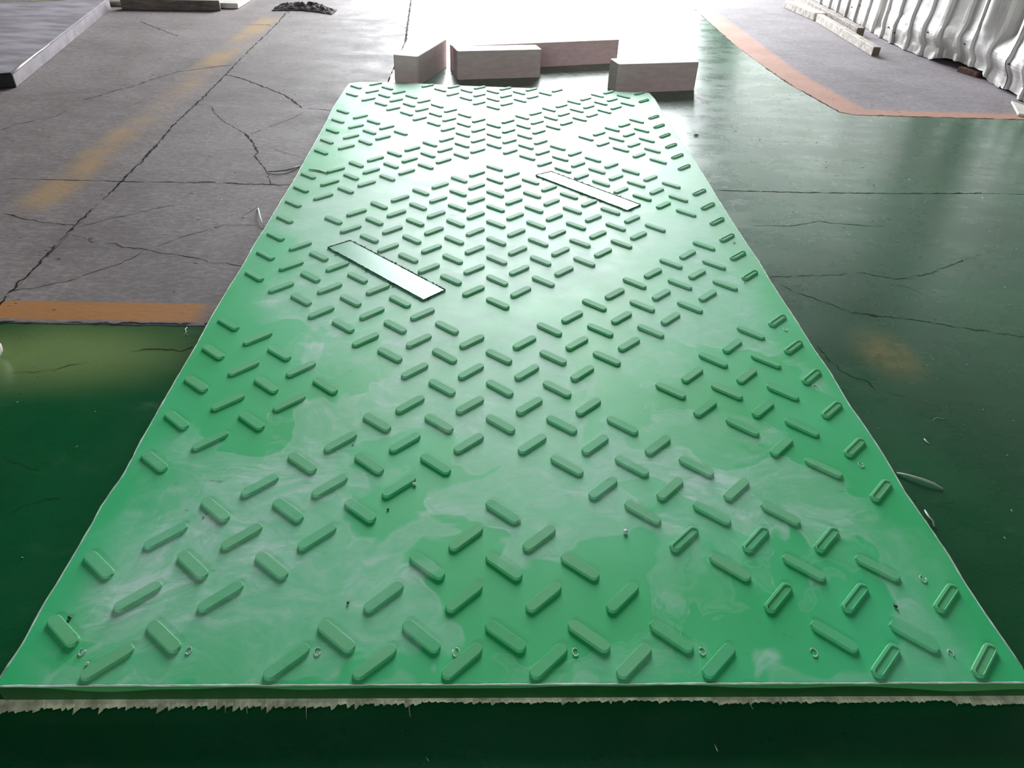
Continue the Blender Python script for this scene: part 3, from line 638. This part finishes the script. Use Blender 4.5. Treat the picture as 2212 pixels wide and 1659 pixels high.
def clad_x(y, z):
    yk = y + 0.035 * sm(0.13, 0.03, z) * noise.noise(Vector((y * 4, 0, 2))) + 0.004 * noise.noise(Vector((y * 7, z * 9, 1)))
    rib = 0.0
    for rr in RIBS:
        dd = abs(yk - rr)
        if dd < 0.04: rib = max(rib, sm(0.0150, 0.0115, dd))
    x = base_x(y) - 0.013 * rib
    kick = sm(3.85, 3.6, y)
    x -= kick * (0.014 * math.exp(-((z - 0.135) / 0.055) ** 2)) + (1 - kick) * 0.006 * math.exp(-((z - 0.10) / 0.06) ** 2) * sm(4.3, 4.0, y)
    x += kick * 0.020 * sm(0.115, 0.06, z)
    x -= 0.030 * math.exp(-((y - 3.235) / 0.05) ** 2) * sm(0.10, 0.25, z) - 0.05 * math.exp(-((y - 3.10) / 0.05) ** 2) * sm(0.13, 0.25, z)
    x += 0.035 * math.exp(-((y - 4.22) / 0.035) ** 2) * sm(0.0, 0.05, z)
    cr_ = sm(0.35, 0.06, z) * sm(4.3, 4.0, y)
    x += cr_ * (0.009 * noise.noise(Vector((y * 7, z * 14, 5))) + 0.007 * noise.noise(Vector((y * 18, z * 30, 8)))) + 0.004 * noise.noise(Vector((y * 2.5, z * 2.5, 3)))
    return x
def bottom(y):
    b = 0.003
    if 3.12 < y < 3.58: b = 0.032 * sm(3.12, 3.19, y) * sm(3.60, 3.45, y) + 0.004
    if 2.86 < y < 3.02: b = 0.012
    return b + 0.003 * noise.noise(Vector((y * 25, 0, 0)))
zl = [0, .008, .02, .035, .05, .065, .08, .095, .11, .122, .135, .15, .17, .195, .225, .26, .30, .36, .45, .6, .8, 1.0, 1.25]
cw = empty('sheet_cladding', 'dented off-white corrugated metal sheeting standing along the right side', 'cladding', (0, 0, 0))
for (ya, yb, dx_) in [(0.4, 2.995, 0.004), (2.975, 3.60, 0.0), (3.585, 4.245, 0.003), (4.225, 6.9, 0.007)]:
    ny = int((yb - ya) / 0.004); v = []; f = []
    for i in range(ny + 1):
        y = ya + (yb - ya) * i / ny; b0 = bottom(y)
        for z in zl:
            zz = b0 + z
            v.append((clad_x(y, zz) + dx_, y, zz))
    k = len(zl)
    for i in range(ny):
        for j in range(k - 1): f.append((i * k + j, i * k + j + 1, (i + 1) * k + j + 1, (i + 1) * k + j))
    o = obj('corrugated_sheet', mesh_py('corrugated_sheet', v, f), M_['clad'], cw)
    s_ = o.modifiers.new('thick', 'SOLIDIFY'); s_.thickness = 0.0012; s_.offset = 0
SCREW = [(3.62, 0.125), (3.35, 0.125), (2.86, 0.115), (2.96, 0.12), (4.05, 0.07), (3.95, 0.06), (4.70, 0.07), (4.58, 0.10)]
for y, z in SCREW:
    bm = bmesh.new(); bmesh.ops.create_cone(bm, cap_ends=True, segments=10, radius1=0.0045, radius2=0.003, depth=0.006)
    o = obj('screw', bm, M_['black'], cw); o.location = (clad_x(y, z) - 0.002, y, z); o.rotation_euler = (0, -PI / 2, 0)

def beam(name, label, a, b, wd, hh, m, mend, z0=0.0004, seed=0):
    a = Vector(a); b = Vector(b); d = (b - a); Ln = d.length; d.normalize(); nr = Vector((d.y, -d.x))
    root = empty(name, label, 'beam', (a.x, a.y, z0), 'beams by the sheeting')
    ns = 24; v = []; f = []
    for i in range(ns + 1):
        c_ = d * (Ln * i / ns)
        for k, (s, z) in enumerate(((0, 0), (wd, 0), (wd, hh), (0, hh))):
            jit = 0.0022 * noise.noise(Vector((i * 0.9 + seed, k * 3.1, 0)))
            q = c_ + nr * (s + jit); v.append((q.x, q.y, max(0, z + (jit if z else 0))))
    for i in range(ns):
        for k in range(4): f.append((i * 4 + k, i * 4 + (k + 1) % 4, (i + 1) * 4 + (k + 1) % 4, (i + 1) * 4 + k))
    f += [(3, 2, 1, 0), tuple(ns * 4 + k for k in range(4))]
    me = mesh_py('beam_body', v, f); bm = bmesh.new(); bm.from_mesh(me); bmesh.ops.recalc_face_normals(bm, faces=bm.faces)
    bmesh.ops.bevel(bm, geom=[e for e in bm.edges if abs((e.verts[0].co - e.verts[1].co).normalized().dot(Vector((d.x, d.y, 0)))) > .8], offset=0.003, segments=1, affect='EDGES')
    obj('beam_body', bm, m, root)
    e = [Vector((0, 0, 0)) + Vector((*(nr * s - d * 0.0006), z)) for s, z in ((0.002, 0.002), (wd - .002, 0.002), (wd - .002, hh - .002), (.002, hh - .002))]
    e2 = [p + Vector((*(d * 0.004), 0)) for p in e]
    bm = bmesh.new(); vv = [bm.verts.new(p) for p in e + e2]
    for q in ((0, 1, 2, 3), (7, 6, 5, 4), (0, 4, 5, 1), (1, 5, 6, 2), (2, 6, 7, 3), (3, 7, 4, 0)): bm.faces.new([vv[i] for i in q])
    bmesh.ops.recalc_face_normals(bm, faces=bm.faces)
    obj('sawn_end', bm, mend, root)['label'] = 'dark sawn end'
    return root
beam('timber_beam', 'pale stained timber beam nearest the camera on the right concrete', (1.999, 3.622), (2.041, 4.562), 0.040, 0.046, M_['beam_pale'], M_['end'])
beam('timber_beam', 'rough grey timber beam lying closest to the metal sheeting', (2.128, 4.145), (2.180, 5.45), 0.045, 0.046, M_['beam'], M_['end'], seed=4)
beam('timber_beam', 'smooth square pale beam farthest back, beyond the other two beams', (2.040, 4.600), (2.000, 5.056), 0.085, 0.044, M_['beam_pale'], M_['beam_pale'], seed=9)
bm = prism_bm([(2.313, 3.335), (2.348, 3.225), (2.40, 3.24), (2.365, 3.35)], 0.0004, 0.024, 0.002, 1)
tag(obj('brick', bm, M_['brick']), 'dark brown brick wedged under the dented metal sheeting', 'brick')
bm = prism_bm([(2.262, 2.775), (2.174, 2.574), (2.235, 2.545), (2.285, 2.70)], 0.0004, 0.010, 0.002, 1)
tag(obj('white_offcut', bm, M_['white_pl']), 'white plastic offcut on the floor at the right edge below the sheeting', 'offcut')

# ---------------------------------------------------------------- shavings and crumbs
M_['shav'] = simple('pale_green_shaving', (0.40, 0.50, 0.40), 0.5, 0.3, 0.2, 40)
M_['shavw'] = simple('white_shaving', (0.62, 0.68, 0.60), 0.5, 0.3, 0.15, 40)
M_['leaf'] = simple('dry_green_blade', (0.16, 0.23, 0.13), 0.6, 0.3, 0.25, 40)
DEB = {'leaf':[(-0.6877,1.7045),(-0.6588,1.704),(-0.6328,1.7125),(-0.6145,1.7366),(-0.6032,1.7673)],'curl':[(-0.6497,1.4317),(-0.6405,1.4036),(-0.6285,1.3653),(-0.616,1.3314),(-0.6016,1.3005)],'squig':[(-0.6421,0.8115),(-0.6437,0.8036),(-0.6388,0.7946),(-0.6382,0.7843)],'strip':[(0.6663,0.3866),(0.6813,0.3778),(0.6999,0.3668),(0.7154,0.3581),(0.7275,0.3495)],'sliver':[(0.2406,-0.076),(0.2412,-0.0804),(0.2421,-0.0853)],'sliver2':[(-0.0903,-0.0897),(-0.0875,-0.0939)],'sliver3':[(0.1379,-0.0518),(0.1392,-0.0575)],'shav':[(0.7588,0.4785),(0.7589,0.4705),(0.7597,0.4677),(0.7621,0.4645)],'fleck':[(0.7293,2.1845),(0.7383,2.1887),(0.7441,2.1808)],'shav2':[(0.6646,0.3872),(0.6658,0.3886)],'curlr':[(0.6732,0.3005),(0.669,0.2874),(0.6674,0.2794),(0.6712,0.2735),(0.671,0.2657)],'twigr':[(1.5591,3.0069),(1.5841,3.0079),(1.6088,3.015)]}
def strand(name, pts, r, m, label, cat, z=0.0, lift=0.0):
    n_ = len(pts); Q = []; R = []
    for i, p in enumerate(pts):
        e = i / max(1, n_ - 1); Q.append((p[0], p[1], z + r * 0.6 + lift * math.sin(PI * e))); R.append(r * (0.35 + 0.65 * math.sin(PI * min(1, max(0, .12 + .76 * e)))))
    return tag(tube(Q, R, name, m, None, 6, 0.5), label, cat)
strand('grass_blade', DEB['leaf'], 0.0045, M_['leaf'], 'thin dry green blade on the concrete left of the mat', 'leaf', 0, 0.004)
strand('grass_blade', [(-0.5487,1.645),(-0.516,1.6359),(-0.4882,1.6152)], 0.0035, M_['leaf'], 'short dark green blade lying on the mat near its left edge', 'leaf', T)
strand('plastic_shaving', DEB['curl'], 0.0028, M_['shavw'], 'white curled shaving against the left edge of the mat', 'shaving', 0, 0.010)
strand('plastic_shaving', DEB['squig'], 0.0012, M_['shavw'], 'white squiggle shaving on green paint below the orange line', 'shaving')
strand('plastic_shaving', DEB['strip'], 0.0032, M_['shav'], 'long straight pale shaving sticking out from the right edge of the mat', 'shaving', 0, 0.004)
strand('plastic_shaving', DEB['curlr'], 0.0022, M_['shavw'], 'white curled shaving beside the right edge of the mat', 'shaving', 0, 0.006)
strand('plastic_shaving', DEB['sliver'], 0.0008, M_['shavw'], 'white sliver on the dark floor in front of the mat, lower right', 'shaving')
strand('plastic_shaving', DEB['sliver2'], 0.0007, M_['shavw'], 'tiny white sliver on the dark floor in front of the mat, bottom centre', 'shaving')
strand('plastic_shaving', DEB['shav'], 0.0016, M_['shavw'], 'small hooked white shaving on the dark green floor right of the mat', 'shaving')
fl = strand('dirt_fleck', DEB['fleck'], 0.0055, M_['black'], 'black fleck on the grey green floor right of the far half of the mat', 'fleck')
CHIPS = [(0.1772,0.2189),(-0.1342,0.3144),(0.0237,0.2395),(-0.2406,0.4084),(-0.5416,0.0709),(-0.4931,0.0067),(-0.2018,0.0939),(0.5182,0.0892),(-0.1687,0.261),(-0.4301,0.2456)]
CL = ['largest white crumb on the mat, right of the middle, alone', 'white crumb touching a tread bar left of the middle of the mat', 'white crumb at the lower end of the centre tread bar',
      'pale crumb beside the lower side of a bar, left half of the mat', 'dark shred beside the lowest left edge bar', 'pale crumb by the lowest left slanted bar', 'dark crumb on the mat near the lower centre left', 'black crumb on the mat near its lower right corner',
      'dark crumb on the mat between two bars of the upper middle', 'small pale crumb on the mat in the middle left']
for i, ((x, y), lb) in enumerate(zip(CHIPS, CL)):
    bm = bmesh.new(); bmesh.ops.create_icosphere(bm, subdivisions=2, radius=1); rr = [.0032, .0026, .0026, .0016, .0022, .0018, .0018, .0022, .0015, .0015][i]
    for q in bm.verts:
        g = 1 + 0.5 * noise.noise(q.co * 2.2 + Vector((i * 7, 0, 0))); q.co = (q.co.x * rr * g, q.co.y * rr * 1.3 * g, max(0.0, rr * 0.6 + q.co.z * rr * 0.7 * g))
    o = obj('plastic_crumb', bm, M_['black'] if lb.startswith(('dark', 'black')) else M_['shavw']); o.location = (x, y, T + 0.0003); o.rotation_euler = (0, 0, i)
    tag(o, lb, 'crumb', 'crumbs on the mat')
# uncountable grit on the painted floor
v = []; f = []; rg = random.Random(21)
for _ in range(420):
    if rg.random() < 0.55: x, y = rg.uniform(0.62, 1.6), rg.uniform(0.2, 3.4)
    else: x, y = rg.uniform(-2.0, -0.62), rg.uniform(0.1, 4.2)
    if (abs(x - 0.03) < 0.66 and y < 2.7) or (0.4 < x < 0.95 and 2.65 < y < 3.0) or (x < -1.72 and y > 2.3): continue
    a = rg.uniform(0, 6.3); l_ = rg.choice((0.002, 0.002, 0.003, 0.006)); w_ = 0.0008; i = len(v); ca, sa = math.cos(a), math.sin(a)
    v += [(x - l_ * ca, y - l_ * sa, 0.0004), (x + w_ * sa, y - w_ * ca, 0.0004), (x + l_ * ca, y + l_ * sa, 0.0004), (x - w_ * sa, y + w_ * ca, 0.0004), (x, y, 0.0020)]
    f += [(i, i + 1, i + 4), (i + 1, i + 2, i + 4), (i + 2, i + 3, i + 4), (i + 3, i, i + 4)]
tag(obj('floor_grit', mesh_py('floor_grit', v, f), M_['shavw']), 'scattered pale plastic grit on the floor around the mat', 'grit', kind='stuff')
